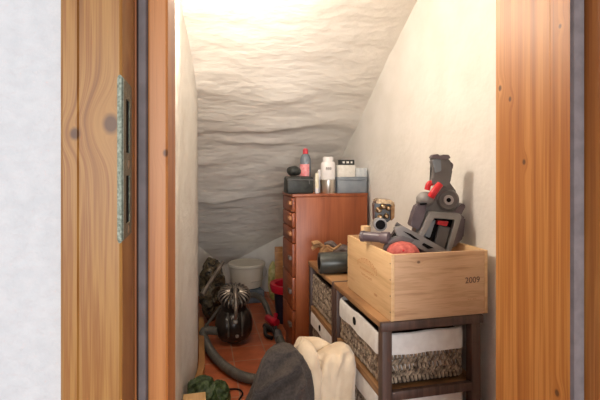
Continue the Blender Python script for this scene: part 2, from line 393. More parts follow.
obj('rubber_seal', bm, 'seal', dr)['label'] = 'grey rubber seal of left jamb'
bm = new(); zprism(bm, [(sx1, YR+.002), (sx1+.002, YR), (XL-.003, YR), (XL, YR+.003), (XL, YB-.004), (XL-.003, YB), (XLC-.02, YB), (XLC-.02, YR+.012), (sx1, YR+.012)], 0, ZT)
obj('stop', bm, 'pine_stop', dr)
# right jamb
YR2 = y_on(571, XR); sr0 = XR+.001; sr1 = x_on(584, YR2)
ybd = y_on(550, XR)
bm = new(); zprism(bm, [(XR, YR2+.002), (XR, ybd-.0006), (XR+.0018, ybd), (XR, ybd+.0006), (XR, YB-.003), (XR+.003, YB), (sr1+.02, YB), (sr1+.02, YR2+.012), (sr0, YR2+.012)], 0, ZT)
obj('jamb_lining', bm, 'pine_lining', dr)
bm = new(); zprism(bm, [(sr0, YR2+.006), (sr0+.003, YR2-.003), (sr1-.003, YR2-.003), (sr1, YR2+.006)], 0, ZT)
obj('rubber_seal', bm, 'seal', dr)['label'] = 'grey rubber seal of right jamb'
bm = new(); zprism(bm, [(sr1, YC+.003), (sr1+.003, YC), (XRC, YC), (XRC, YC+.02), (sr1+.02, YC+.02), (sr1+.02, YR2+.02), (sr1, YR2+.02)], 0, ZT)
obj('casing', bm, 'pine_lining', dr)
bm = new(); box(bm, XLC, sr1, YR+.01, YB, ZT, ZT+.05); box(bm, gx, XRC, YC, YR+.01, ZT, ZT+.07); obj('head_casing', bm, 'pine_rebate', dr)
# strike plate
zt, zb = z_on(75, -.09, YC), z_on(243, -.09, YC)
xs0 = x_on(117.5, YC)
bm = new(); nseg = 10; pts = []
w = (XLC+.001-xs0)
for k in range(nseg+1):
    a = math.pi*k/nseg; pts.append(Vector((xs0+w*(.5-.5*math.cos(a)) , YC-.002, zt-.006+.006*math.sin(a))))
for k in range(nseg+1):
    a = math.pi*k/nseg; pts.append(Vector((xs0+w*(.5+.5*math.cos(a)), YC-.002, zb+.006-.006*math.sin(a))))
prism(bm, pts, Vector((0, .002, 0)))
sp_ = obj('strike_plate', bm, 'strike', dr); sp_['label'] = 'hammered metal strike plate'
bm = new()
ysd = YC+.062
zs = [zb, z_on(226,-.09,YC), z_on(176,-.09,YC), z_on(152,-.09,YC), z_on(96,-.09,YC), zt]
ym0, ym1 = YC+.018, YC+.045
for a, b in ((zs[0],zs[1]),(zs[2],zs[3]),(zs[4],zs[5])): box(bm, XLC, XLC+.0018, YC-.002, ysd, a+(.003 if a==zs[0] else 0), b-(.003 if b==zs[5] else 0))
for a, b in ((zs[1],zs[2]),(zs[3],zs[4])):
    box(bm, XLC, XLC+.0018, YC-.002, ym0, a, b); box(bm, XLC, XLC+.0018, ym1, ysd, a, b)
obj('plate_return', bm, 'strike', sp_)
bm = new()
for a, b in ((zs[1],zs[2]),(zs[3],zs[4])): box(bm, XLC, XLC+.0006, ym0, ym1, a, b)
obj('latch_recess', bm, 'black', sp_)
for zz in (z_on(233,-.09,YC), z_on(164,-.09,YC)):
    bm = new(); lathe(bm, [(.0052,0),(.0052,.0006),(.003,.0012),(.001,.0004)], (XLC+.0016, YC+.034, zz), (1,0,0), 16); obj('screw', bm, 'screw', sp_)
bm = new()
def bbx(y): return lx(y, 0)
n_ = 20
lo = [(bbx(y)+.008, y) for y in [2.3+1.0*k/n_ for k in range(n_+1)]]
hi = [(bbx(y)+.042, y) for y in [2.3+1.0*k/n_ for k in range(n_+1)]][::-1]
zprism(bm, lo+hi, 0, .085); struct('baseboard_left', bm, 'base_wood', False)

# ------------------------------------------------------------ teak cabinet
CX0, CX1, CY0, CY1, CZ = 0.537, 1.012, 2.49, 2.80, z_on(194, .6, 2.49)
cab = thing('chest_of_drawers', 'tall narrow reddish teak chest of drawers against the right wall', 'cabinet', ((CX0+CX1)/2, (CY0+CY1)/2, 0))
bm = new(); box(bm, CX0+.022, CX1, CY0, CY1, .05, CZ-.018, .003); box(bm, CX0+.03, CX1-.01, CY0+.015, CY1-.01, 0, .06)
obj('carcass', bm, 'teak', cab)
bm = new(); box(bm, CX0, CX1+.002, CY0-.004, CY1+.004, CZ-.018, CZ, .003); obj('top_panel', bm, 'teak', cab)
zz = [CZ-.022]
for hgt in (.092, .092, .092, .20, .20, .20): zz.append(zz[-1]-hgt)
for i in range(6):
    z1, z0 = zz[i], zz[i+1]+.006
    bm = new(); box(bm, CX0+.002, CX0+.022, CY0+.006, CY1-.006, z0, z1, .003); d_ = obj('drawer', bm, 'teak_front', cab)
    bm = new(); zc = (z0+z1)/2+.01
    box(bm, CX0-.014, CX0+.003, CY0+.02, CY0+.075, zc-.012, zc+.012, .004)
    h_ = obj('handle', bm, 'pull' if i < 3 else 'grey_pull', d_)
    h_['label'] = 'light wooden pull' if i < 3 else 'dull grey pull'

# things on the cabinet
T = CZ+.0005
def dome_bm(c, rx, ry, h, namp, seed):
    b = new(); blob(b, (c[0], c[1], c[2]+h*.5), rx, ry, h*.5, namp, 25, seed, None, 4)
    for v in b.verts: v.co.z = max(v.co.z, c[2]+.0005)
    return b
def tbox(u0, u1, v0, Y, dep, z0=T):    # box extents from its face on plane Y
    return x_on(u0, Y), x_on(u1, Y), Y, Y+dep, z0, z_on(v0, x_on((u0+u1)/2, Y), Y)
a = tbox(287.5, 314, 176.5, 2.50, .12)
case = thing('zip_case', 'black soft zip case on the left of the cabinet top', 'case', ((a[0]+a[1])/2, a[2]+.06, T))
bm = new(); box(bm, *a, .012)
for v in bm.verts: v.co += noise.noise_vector(v.co*30)*.003
for v in bm.verts: v.co.z = max(v.co.z, T)
obj('body', bm, 'case_black', case)
bm = new(); tube(bm, [(a[0]-.001,a[2]-.002,a[5]-.02),(a[1]+.001,a[2]-.002,a[5]-.02)], .0025, 8, 1)
tube(bm, [(a[1]-.03,a[2]-.003,a[5]-.02),(a[1]-.03,a[2]-.006,a[5]-.045)], .003, 8, 1); obj('zip', bm, 'vac_grey', case)
p = at(295, 176, 2.58)
bm = dome_bm((p.x, 2.55, a[5]+.002), .042, .045, .062, .006, 3); o = obj('cloth_pouch', bm, 'case_black', None, True, (p.x, 2.55, a[5]+.002))
tag(o, 'small rounded black pouch lying on top of the black zip case', 'pouch')
# bottle behind the case
bx = x_on(305.5, 2.67); bz = z_on(148.5, bx, 2.67)-T; br = .036
bo = thing('cleaner_bottle', 'clear squeeze bottle with pink label and red cap on the cabinet', 'bottle', (bx, 2.67, T))
bm = new(); lathe(bm, [(br*.9,0),(br,.006),(br,bz*.68),(br*.95,bz*.76),(br*.72,bz*.84),(br*.42,bz*.88),(br*.4,bz*.9)], (bx,2.67,T), n=32); obj('bottle_body', bm, 'liquid', bo)
bm = new(); lathe(bm, [(br*.47,bz*.875),(br*.49,bz*.88),(br*.46,bz*.97),(br*.3,bz*.985),(br*.25,bz)], (bx,2.67,T), n=24); obj('cap', bm, 'cap_red', bo)
bm = new()
for s in range(14):
    a0 = math.radians(-190+s*9); a1 = a0+math.radians(9)
    vs = [bm.verts.new((bx+br*1.02*math.cos(q), 2.67+br*1.02*math.sin(q), T+z)) for q, z in ((a0,bz*.2),(a1,bz*.2),(a1,bz*.64),(a0,bz*.64))]
    bm.faces.new(vs)
obj('label', bm, 'pink', bo)
# small cream tubes
for (u, vtop, lab, Yq, m_) in ((316.8, 173, 'narrow cream tube beside the black zip case', 2.53, 'cream_plastic'), (319.6, 169.5, 'taller white tube just left of the steel tin', 2.585, 'white_plastic')):
    x = x_on(u, Yq); h = z_on(vtop, x, Yq)-T
    t_ = thing('cream_tube', lab, 'tube', (x, Yq, T), 'small tubes on the cabinet')
    bm = new(); lathe(bm, [(.010,0),(.011,.003),(.011,h*.25)], (x,Yq,T), n=20); obj('cap', bm, 'white_plastic', t_)
    bm = new(); lathe(bm, [(.0125,h*.25),(.0125,h*.6),(.011,h*.9),(.008,h)], (x,Yq,T), n=20, sy=.8); obj('tube_body', bm, m_, t_)
# steel tin + white canister
x = x_on(328, 2.545); r = (x_on(335.5,2.545)-x_on(320.5,2.545))/2; zt_ = z_on(179.5, x, 2.545)
tin = thing('steel_tin', 'short shiny steel tin on the cabinet under the white canister', 'tin', (x, 2.545, T))
bm = new(); lathe(bm, [(r*.96,0),(r,.004),(r,zt_-T-.012)], (x,2.545,T), n=40); obj('tin_body', bm, 'steel', tin)
bm = new(); lathe(bm, [(r*1.03,zt_-T-.012),(r*1.04,zt_-T-.002),(r*.98,zt_-T)], (x,2.545,T), n=40); obj('lid', bm, 'steel', tin)
z0 = zt_+.0005; h = z_on(157, x, 2.545)-z0; r2 = r*.93
can = thing('white_canister', 'white plastic canister with screw lid on the steel tin', 'canister', (x, 2.545, z0))
bm = new(); lathe(bm, [(r2*.95,0),(r2,.004),(r2,h*.70),(r2*.85,h*.78)], (x,2.545,z0), n=36); obj('canister_body', bm, 'white_plastic', can)
bm = new(); lathe(bm, [(r2*.72,h*.78),(r2*.72,h*.97),(r2*.66,h)], (x,2.545,z0), n=36); obj('lid', bm, 'white_plastic', can)
bm = text_bm('888', .024, mtx_from((x-.010, 2.545-r2-.0006, z0+h*.48), (1,-.1,0), (0,0,1))); obj('print', bm, 'grey_pull', can)
# boxes on the right
a = tbox(338, 367.5, 177, 2.50, .17)
gb = thing('storage_box', 'blue-grey storage box on the right end of the cabinet', 'box', ((a[0]+a[1])/2, 2.585, T))
bm = new(); box(bm, a[0]+.003, a[1]-.003, a[2]+.003, a[3]-.003, a[4], a[5]-.02, .004); obj('box_body', bm, 'box_grey', gb)
bm = new(); box(bm, a[0], a[1], a[2], a[3], a[5]-.02, a[5], .003); obj('lid', bm, 'box_grey', gb)
zg = a[5]+.0005
b = tbox(338.5, 355.5, 165, 2.505, .09, zg); bm = new(); box(bm, *b, .002)
wb = obj('carton', bm, 'box_white', None, True, ((b[0]+b[1])/2, 2.55, zg)); tag(wb, 'off-white carton on the blue-grey storage box, black pack on it', 'box')
bb = tbox(340.5, 354.5, 159.8, 2.51, .05, b[5]+.0005); bm = new(); box(bm, *bb, .002)
kb = obj('small_pack', bm, 'case_black', None, True, ((bb[0]+bb[1])/2, 2.53, bb[4])); tag(kb, 'small black pack on top of the off-white carton', 'box')
bm = new()
for k, (f0, f1) in enumerate(((.15,.3),(.42,.6),(.72,.85))): box(bm, bb[0]+(bb[1]-bb[0])*f0, bb[0]+(bb[1]-bb[0])*f1, 2.5088, 2.5102, bb[4]+.01, bb[4]+.022)
obj('print', bm, 'box_white', kb)
b = tbox(356.3, 367, 168, 2.505, .09, zg); bm = new(); box(bm, *b, .002)
wb2 = obj('carton', bm, 'box_blue', None, True, ((b[0]+b[1])/2, 2.55, zg)); tag(wb2, 'pale bluish carton at the right end of the storage box', 'box')

# ------------------------------------------------------------ shelf units
SX0, SX1 = 0.60, 0.978; SZ = 0.679; SL = .53; SY = 1.345
TIER = [SZ-.03, .437, .225, .03]
def shelf_unit(y0, label, SL=SL):
    y1 = y0+SL; p = .036
    t = thing('shelf_unit', label, 'shelf', ((SX0+SX1)/2, (y0+y1)/2, 0), 'dark wooden basket shelves')
    bm = new(); box(bm, SX0-.004, SX1+.004, y0+.012, y1, SZ-.022, SZ, .003); obj('top_board', bm, 'shelf_wood_lit', t)
    bm = new(); box(bm, SX0-.006, SX1+.006, y0-.006, y0+.0115, SZ-.03, SZ+.0005, .003); obj('end_rail', bm, 'shelf_wood_dim', t)
    for (x, y) in ((SX0,y0),(SX1-p,y0),(SX0,y1-p),(SX1-p,y1-p)):
        bm = new(); box(bm, x, x+p, y, y+p, 0, SZ-.022, .003); obj('leg', bm, 'shelf_wood_dim', t)
    for z in TIER[1:]:
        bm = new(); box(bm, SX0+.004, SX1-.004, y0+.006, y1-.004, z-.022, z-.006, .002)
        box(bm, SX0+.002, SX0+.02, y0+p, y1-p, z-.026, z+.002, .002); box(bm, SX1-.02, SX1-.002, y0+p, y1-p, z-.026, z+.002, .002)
        sb = obj('shelf_board', bm, 'shelf_wood_lit', t)
        bm = new(); box(bm, SX0+p, SX1-p, y0+.001, y0+.02, z-.028, z+.003, .002); obj('end_rail', bm, 'shelf_wood_dim', t)
    return t
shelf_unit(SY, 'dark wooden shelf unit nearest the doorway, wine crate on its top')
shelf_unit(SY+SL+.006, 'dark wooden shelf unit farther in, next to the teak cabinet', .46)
BX0, BX1 = SX0+.012, SX1-.045; BH = .185; BL = SL-.085
def basket_body():
    bm = new(); w = BX1-BX0
    cx, cy = (BX0+BX1)/2, 0
    t = .012
    for (x0,x1,y0,y1,z0,z1) in ((BX0+t,BX1-t,-BL/2+t,BL/2-t,0.004,.012),(BX0+t,BX0+t+.008,-BL/2+t,BL/2-t,.004,BH-.01),(BX1-t-.008,BX1-t,-BL/2+t,BL/2-t,.004,BH-.01),(BX0+t,BX1-t,-BL/2+t,-BL/2+t+.008,.004,BH-.01),(BX0+t,BX1-t,BL/2-t-.008,BL/2-t,.004,BH-.01)):
        box(bm, x0, x1, y0, y1, z0, z1)
    return bm
def weave():
    bm = new(); rnd = random.Random(3)
    hw, hl = (BX1-BX0)/2-.008, BL/2-.008; cx = (BX0+BX1)/2
    sides = [((cx-hw,-hl),(cx+hw,-hl)),((cx+hw,-hl),(cx+hw,hl)),((cx+hw,hl),(cx-hw,hl)),((cx-hw,hl),(cx-hw,-hl))]
    rowh = .0205
    for (p, q) in sides:
        p = Vector((*p, 0)); q = Vector((*q, 0)); L = (q-p).length; d = (q-p)/L; nrm = d.cross(Vector((0,0,1)))
        nc = int(L/.0150)
        for r in range(int((BH-.012)/rowh)):
            for k in range(nc):
                s = (k+.5+(.25 if r % 2 else -.25))/nc*L
                c = p + d*s + Vector((0,0,.012+rowh*(r+.5))) + nrm*(.003+rnd.uniform(-.0015,.0015))
                tilt = (.55 if r % 2 else -.25)+rnd.uniform(-.15,.15)
                ax = (Vector((0,0,1))*math.cos(tilt)+d*math.sin(tilt)); sd = ax.cross(nrm).normalized()
                hh, ww = .0155, .0058
                ends = [bm.verts.new(c+ax*hh-nrm*.003), bm.verts.new(c-ax*hh-nrm*.003)]
                rings = []
                for f in (-.55, .55):
                    rings.append([bm.verts.new(c+ax*hh*f+(sd*math.cos(a)*ww+nrm*math.sin(a)*ww)) for a in (0, 1.05, 2.09, 3.14, 4.71)])
                a_, b_ = rings
                for i in range(5):
                    j = (i+1) % 5
                    bm.faces.new((a_[i],a_[j],b_[j],b_[i])); bm.faces.new((b_[i],b_[j],ends[0])); bm.faces.new((a_[j],a_[i],ends[1]))
    return bm
def liner():
    """cloth folded over the rim: outside flap all round with a notch for the hand hole on each long side"""
    bm = new(); hw, hl = (BX1-BX0)/2+.002, BL/2+.002; cx = (BX0+BX1)/2
    cr = .03; path = []
    def arc(ox, oy, a0):
        for k in range(6):
            a = math.radians(a0+k*18); path.append((ox+cr*math.cos(a), oy+cr*math.sin(a), math.cos(a), math.sin(a)))
    def line(x0,y0,x1,y1,nx,ny,n=26):
        for k in range(1,n): path.append((x0+(x1-x0)*k/n, y0+(y1-y0)*k/n, nx, ny))
    arc(cx-hw+cr, -hl+cr, 180); line(cx-hw+cr,-hl,cx+hw-cr,-hl,0,-1)
    arc(cx+hw-cr, -hl+cr, 270); line(cx+hw,-hl+cr,cx+hw,hl-cr,1,0)
    arc(cx+hw-cr, hl-cr, 0); line(cx+hw-cr,hl,cx-hw+cr,hl,0,1)
    arc(cx-hw+cr, hl-cr, 90); line(cx-hw,hl-cr,cx-hw,-hl+cr,-1,0)
    rows = [(-.016,.05),(-.014,BH-.012),(-.010,BH),(-.004,BH+.004),(.002,BH+.001),(.0045,BH-.012),(.005,BH-.035),(.0048,BH-.058),(.0042,BH-.070)]
    N = len(path); g = []
    for i, (x, y, nx, ny) in enumerate(path):
        ring = []
        notch = 0
        for k, (o_, z) in enumerate(rows):
            wv = noise.noise(Vector((x*14, y*14, z*8)))*.004 + noise.noise(Vector((x*40, y*40, 2)))*.0018
            zz_ = z
            if k >= 5: zz_ = z + (0.03*notch if k >= 6 else 0)*(k-5)/3*1.2 + noise.noise(Vector((x*9, y*9, 0)))*.007*(k-4)/4
            if k in (2,3,4): zz_ += noise.noise(Vector((x*11, y*11, 7)))*.008 - .02*notch
            ring.append(bm.verts.new((x+nx*(o_+wv+.003), y+ny*(o_+wv+.003), zz_)))
        g.append(ring)
    for i in range(N):
        a_, b_ = g[i], g[(i+1) % N]
        for k in range(len(rows)-1): bm.faces.new((a_[k], b_[k], b_[k+1], a_[k+1]))
    return bm
def make_basket(y, z, label):
    c = ((BX0+BX1)/2, 0, 0)
    t = thing('wicker_basket', label, 'basket', c, 'wicker baskets on the shelves')
    obj('basket_wall', basket_body(), 'wicker_dark', t); obj('weave', weave(), 'wicker', t, True)
    l = obj('liner', liner(), 'liner', t); l['label'] = 'off-white cotton liner folded over the rim'
    b = new(); cx = BX0+.0005
    lathe(b, [(.0,0),(.016,0),(.016,.003)], (cx-.010, .01, BH-.030), (-1,0,0), 20, sx=1, sy=1.0, cap0=False); obj('hand_hole', b, 'black', l)
    t.location = (c[0], y, z)
    return t
def copy_tree(o, parent=None):
    c = o.copy(); COL.objects.link(c); c.parent = parent
    for ch in [q for q in bpy.data.objects if q.parent == o]: copy_tree(ch, c)
    return c
ya = SY+.038+BL/2; yb = SY+SL+.006+.008+BL/2
b0 = make_basket(ya, TIER[1], 'white-lined wicker basket directly under the wine crate')
for (y, z, lab) in ((ya, TIER[2], 'wicker basket on the second tier of the nearer shelf, mostly hidden'),
                    (yb, TIER[1], 'wicker basket under the dark roll, top tier of the farther shelf'),
                    (yb, TIER[2], 'white-lined wicker basket low in the farther shelf above the cream fleece')):
    c = copy_tree(b0); c.location = ((BX0+BX1)/2, y, z); c['label'] = lab
    if 'dark roll' in lab:
        for ch in [q for q in bpy.data.objects if q.parent == c and q.name.startswith('liner')]:
            for g_ in [q for q in bpy.data.objects if q.parent == ch]: bpy.data.objects.remove(g_)
            bpy.data.objects.remove(ch)

# ------------------------------------------------------------ wine crate
KX0, KX1, KY0, KY1, KZ0, KZ1 = 0.632, 1.006, 1.345, 1.785, SZ+.0012, 0.906
cr = thing('wine_crate', 'pale wooden wine crate marked 2009 on top of the shelf', 'crate', ((KX0+KX1)/2, (KY0+KY1)/2, KZ0))
t = .013
bm = new(); box(bm, KX0+t, KX1-t, KY0, KY0+t, KZ0, KZ1, .0015); fe = obj('end_panel', bm, 'crate_end', cr)
bm = new(); box(bm, KX0+t, KX1-t, KY1-t, KY1, KZ0, KZ1, .0015); obj('end_panel', bm, 'crate_end', cr)
bm = new(); box(bm, KX0, KX0+t, KY0, KY1, KZ0, KZ1, .0015); sl = obj('side_panel', bm, 'crate_side', cr)
bm = new(); box(bm, KX1-t, KX1, KY0, KY1, KZ0, KZ1, .0015); obj('side_panel', bm, 'crate_side', cr)
bm = new(); box(bm, KX0+t, KX1-t, KY0+t, KY1-t, KZ0, KZ0+.01); obj('bottom_panel', bm, 'crate_end', cr)
def on_end(u, v): X = x_on(u, KY0); return X, z_on(v, X, KY0)
X, Z = on_end(472.5, 280.2)
bm = text_bm('2009', .030, mtx_from((X, KY0-.0002, Z), (1,0,0.02), (0,0,1)), .0004); obj('year_print', bm, 'ink', fe)
X, Z = on_end(472, 298.5)
bm = text_bm('-- --', .022, mtx_from((X, KY0-.0002, Z), (1,0,0), (0,0,1)), .0004); obj('small_print', bm, 'stamp', fe)
for z in (KZ0+.03, KZ0+.085, KZ0+.14, KZ0+.195):
    for y in (KY0+.006, KY1-.006):
        bm = new(); lathe(bm, [(.0022,0),(.0022,.0008)], (KX0-.0003, y, z), (-1,0,0), 8); obj('nail', bm, 'nail', sl)
# faded arched brand on the side: short unreadable strokes
bm = new(); rnd = random.Random(8)
def stroke(y, z, w, h): box(bm, KX0-.0008, KX0+.0002, y-w/2, y+w/2, z-h/2, z+h/2)
yc = (KY0+KY1)/2; zc = (KZ0+KZ1)/2
for k in range(15):
    f = (k-7)/7; y = yc+f*.095; z = zc+.045-.022*f*f
    stroke(y, z, .003, .020)
    if k % 2: stroke(y-.003, z+.008, .008, .003)
    if k % 3 == 0: stroke(y-.003, z-.008, .008, .003)
obj('brand_print', bm, 'stamp', sl); bm = new()
for row, (zz_, hw) in enumerate(((zc+.008, .07), (zc-.014, .05))):
    y = yc-hw
    while y < yc+hw:
        w = rnd.uniform(.003, .006); stroke(y, zz_, .002, .009); stroke(y+.002, zz_+rnd.choice((-.003,0,.003)), w, .002); y += .009
obj('brand_lines', bm, 'stamp', sl); bm = new()
for k in range(5): stroke(yc-.10+k*.006, zc-.06, .002, .010)
obj('small_print', bm, 'stamp', sl)

# ---- vacuum motor head standing in the crate
D0 = 1.645
vh = thing('upright_vacuum', 'grey upright vacuum cleaner with round wheel and red clip standing in the crate', 'vacuum cleaner', at(436, 262, D0+.04))
bm = new()
ipr(bm, [(421,197),(426,193),(446,193),(452,199),(462,214),(464,221),(451,249),(447,253),(416,242),(415,236),(420,214)], D0+.035, .07, .006)
obj('body', bm, 'vac_grey', vh)
bm = new()
ipr(bm, [(430,212),(461,214),(462,217),(451,253),(447,253),(456,219),(434,217),(422,240),(418,238)], D0-.005, .05, .003)
obj('frame', bm, 'vac_light', vh)
bm = new(); ipr(bm, [(435,219),(455,220.5),(446,252),(427,243),(427,238)], D0+.025, .02, .001); obj('recess', bm, 'black', vh)
bm = new(); ipr(bm, [(439,226),(451,227.5),(444,251),(434,246)], D0+.008, .03, .003); obj('brush_cover', bm, 'vac_grey', vh)
bm = new(); ipr(bm, [(438,220.5),(449,221.5),(447,226.5),(437,224.5)], D0+.004, .03, .002); obj('release_tab', bm, 'red', vh)
bm = new(); ipr(bm, [(430,222),(436,220),(430,238),(424,236)], D0+.006, .03, .002); obj('side_window', bm, 'box_grey', vh)
bm = new(); ipr(bm, [(455,226),(459,213),(466,218),(464,238),(456,246),(447,253)], D0+.03, .06, .006); obj('side_shell', bm, 'vac_purple', vh)
bm = new(); ipr(bm, [(414,213),(417,205),(427,204),(425,215),(420,230),(410,226)], D0+.01, .05, .004); obj('side_shell', bm, 'vac_purple', vh)
# shoulders
bm = new(); blob(bm, at(425, 199, D0+.045), .034, .035, .029, 0, 1, 0, None, 3); obj('shoulder', bm, 'vac_light', vh)
bm = new(); ipr(bm, [(420.5,203.6),(427,203.2),(427,204.6),(420.5,205)], D0+.006, .01, .0005); obj('vent_slot', bm, 'black', vh)
# round motor with hub ring
ax = (-F_*1 + R_*(-.1)).normalized(); c = at(448.5, 200, D0+.02)
bm = new(); lathe(bm, [(.034,-.07),(.040,-.06),(.042,-.006),(.038,0),(.034,.002),(.031,-.001),(.016,-.002)], c, ax, 40); obj('wheel', bm, 'vac_grey', vh)
bm = new(); lathe(bm, [(.019,-.004),(.019,.004),(.016,.006),(.0095,.005),(.009,0)], c, ax, 32); obj('hub', bm, 'steel_paint', vh)
bm = new(); lathe(bm, [(.0085,.003),(.0085,.0052)], c, ax, 24); obj('hub_hole', bm, 'black', vh)
bm = new(); ipr(bm, [(453,212),(463,203),(466,206),(459,220)], D0+.03, .04, .003); obj('lug', bm, 'vac_purple', vh)
# red clip
bm = new(); tube(bm, [at(431,197,D0+.01), at(434,192,D0+.005), at(440,184,D0+.01)], .014, 14); tube(bm, [at(427,190,D0+.03), at(429,184,D0+.03), at(434,182.5,D0+.03)], .011, 14)
obj('clip', bm, 'red', vh)
# neck
bm = new()
ipr(bm, [(433,185),(432,182),(435,171),(432,160),(434,156),(441,155),(447,157),(452,162),(453,170),(451,182),(449,187),(438,186)], D0+.008, .045, .006)
ipr(bm, [(436,185),(449,181),(457,192),(453,202),(438,200)], D0+.025, .03, .004)
obj('neck', bm, 'vac_grey', vh)
bm = new(); ipr(bm, [(433,160),(441,157.5),(441.5,171),(435.5,173)], D0+.002, .02, .002); obj('neck_socket', bm, 'box_grey', vh)
bm = new(); ipr(bm, [(431.5,158),(433.5,154.5),(439,154),(439,157),(443,154.5),(449,154.8),(451,158),(446,160),(438,159)], D0+.0, .04, .002)
ipr(bm, [(450,161),(453.5,164),(453,169),(450,168)], D0+.012, .03, .002); obj('neck_collar', bm, 'vac_purple', vh)

# floor tool: long Y shaped grey bracket
ft = thing('floor_tool', 'flat grey Y-shaped vacuum floor tool lying across the crate', 'vacuum part', at(412, 262, 1.62))
bm = new()
ipr(bm, [(394,228),(403,226),(418,234),(440,246),(453,254),(444,257),(428,253),(412,245),(398,237)], 1.60, .025, .003)
obj('tool_body', bm, 'vac_light', ft)
bm = new(); ipr(bm, [(384,248),(391,239),(402,235.5),(415,240),(410,244.5),(400,243),(392,255),(386,256)], 1.59, .03, .003); obj('prong', bm, 'vac_grey', ft)
bm = new(); ipr(bm, [(391,238),(398,228),(408,229),(417,234),(421,250),(392,252)], 1.64, .04, .004); obj('hinge_block', bm, 'vac_dark', ft)
bm = new(); ipr(bm, [(403,231),(411,234),(420,240.5),(414,239)], 1.597, .01, .0005); obj('recess', bm, 'black', ft)
bm = new(); ipr(bm, [(424,243),(434,248),(428,249),(422,245)], 1.597, .01, .0005); obj('recess', bm, 'black', ft)
bm = new(); tube(bm, [at(390,256,1.625), at(396,246,1.63), at(408,242,1.635), at(419,247,1.63), at(426,256,1.625)], .012, 12); obj('brush_guard', bm, 'vac_purple', ft)
# coral round brush
c = at(403, 256, 1.555)
cb_ = thing('round_brush', 'coral red round scrubbing pad at the front of the crate', 'brush', (c.x, c.y, c.z-.01))
bm = new(); lathe(bm, [(.056,0),(.060,.015),(.057,.032),(.047,.047),(.030,.057),(.012,.061)], (c.x,c.y,c.z-.01), (0,0,1), 48)
for v in bm.verts: v.co += noise.noise_vector(v.co*60)*.002
obj('pad', bm, 'coral', cb_)
for dx in (-.012, .014):
    bm = new(); lathe(bm, [(.004,0),(.004,.004)], (c.x+dx-.01, c.y-.046, c.z+.028), (-.1,-.8,.6), 10); obj('stud', bm, 'red', cb_)
# horizontal purple-grey tube over the left rim
bm = new(); p0, p1 = at(361.5, 236, 1.66), at(389, 238, 1.60); ax = (p1-p0); L = ax.length
wt = thing('wand_piece', 'short purplish grey wand piece resting on the left crate rim', 'tube', (p0+p1)/2-Vector((0,0,.022)))
lathe(bm, [(.017,.003),(.021,0),(.0215,.01),(.019,.013),(.0185,L*.7),(.022,L*.74),(.022,L)], p0, ax, 28); obj('pipe', bm, 'vac_purple', wt)
bm = new(); lathe(bm, [(.0165,-.0005),(.0165,.002)], p0, ax, 24); obj('opening', bm, 'black', wt)
# bronze cyclone bin piece with round black inlet
p = at(384.5, 228, 1.68)
cy = thing('cyclone_bin', 'bronze and brown cyclone part standing at the back of the crate', 'vacuum part', p)
bm = new(); ipr(bm, [(374.5,203),(377,200.5),(391,201.5),(392.5,205),(390,222),(377,224),(375,222)], 1.67, .06, .005); obj('housing', bm, 'vac_dark', cy)
for k, (u, v, r) in enumerate(((378.5,210,.012),(383,206.5,.012),(388,208,.011),(380,217,.011),(386,216,.011))):
    bm = new(); lathe(bm, [(r,0),(r*.9,.012),(r*.4,.018)], at(u, v, 1.67), -F_, 18); obj('cone', bm, 'bronze', cy)
bm = new(); ipr(bm, [(376,201.5),(378,199),(391,200),(395,203),(392,206),(390,203.5),(377,203.5)], 1.655, .07, .002); obj('rim', bm, 'bronze', cy)
bm = new(); ipr(bm, [(391.5,203),(395,204),(394.5,218),(391,221)], 1.66, .05, .002); obj('clear_side', bm, 'tan_leather', cy)
bm = new(); c = at(380.5, 224.8, 1.63); lathe(bm, [(.024,-.04),(.026,-.004),(.025,0),(.019,.001),(.018,-.004)], c, -F_, 28); obj('inlet', bm, 'vac_light', cy)
bm = new(); lathe(bm, [(.0185,-.002),(.0185,.0005)], c, -F_, 24); obj('inlet_hole', bm, 'black', cy)
# second dark wand going down-right behind
bm = new(); q0, q1 = at(396, 224, 1.66), at(420, 240, 1.655)
tube(bm, [q0, (q0+q1)/2, q1], .009, 12); o = obj('extension_wand', bm, 'vac_grey', None, True, tuple((q0+q1)/2)); tag(o, 'thin grey extension wand slanting behind the floor tool in the crate', 'tube')
# small block seen behind the crate
p = at(365.5, 231, 1.75)
bm = new(); box(bm, p.x-.017, p.x+.015, p.y-.02, p.y+.012, p.z-.1, p.z+.022, .003); o = obj('wooden_block', bm, 'crate_side', None, True, (p.x, p.y, p.z-.1)); tag(o, 'pale wooden block at the back left corner inside the crate', 'block')

# ------------------------------------------------------------ on the farther shelf
rr = .052; c0 = Vector((SX0-.025, 2.04, SZ+rr+.001)); ax = Vector((1, -.10, 0)).normalized()
rl = thing('dark_roll', 'dark grey-green cylindrical roll lying on the farther shelf', 'roll', (c0.x+.15, c0.y-.015, SZ+.001))
bm = new(); lathe(bm, [(rr*.97,0),(rr,.003),(rr,.30),(rr*.97,.303)], c0, ax, 40); obj('roll_body', bm, 'roll', rl)
bm = new(); lathe(bm, [(rr*.6,-.001),(rr*.6,.001)], c0, ax, 24); obj('core_hole', bm, 'black', rl)
def glove(u, v, d, rot, mat, lab, seed):
    p = at(u, v, d); b = new(); z0 = SZ+.002
    Mx = Matrix.Rotation(rot, 3, 'Z')
    blob(b, (p.x, p.y, z0+.055), .055, .035, .052, .008, 25, seed, Mx, 3)
    for k in range(4):
        a = rot+(k-1.5)*.22
        st = Vector((p.x+math.cos(a)*.03, p.y+math.sin(a)*.03, z0+.085)); en = st+Vector((math.cos(a)*.065, math.sin(a)*.065, -.01+.03*(k % 2)))
        md = (st+en)/2+Vector((0,0,.015)); tube(b, [st, md, en], .010, 10)
    for vv in b.verts: vv.co.z = max(vv.co.z, z0)
    o = obj('work_glove', b, mat, None, True, (p.x, p.y, z0)); tag(o, lab, 'glove', 'work gloves on the farther shelf')
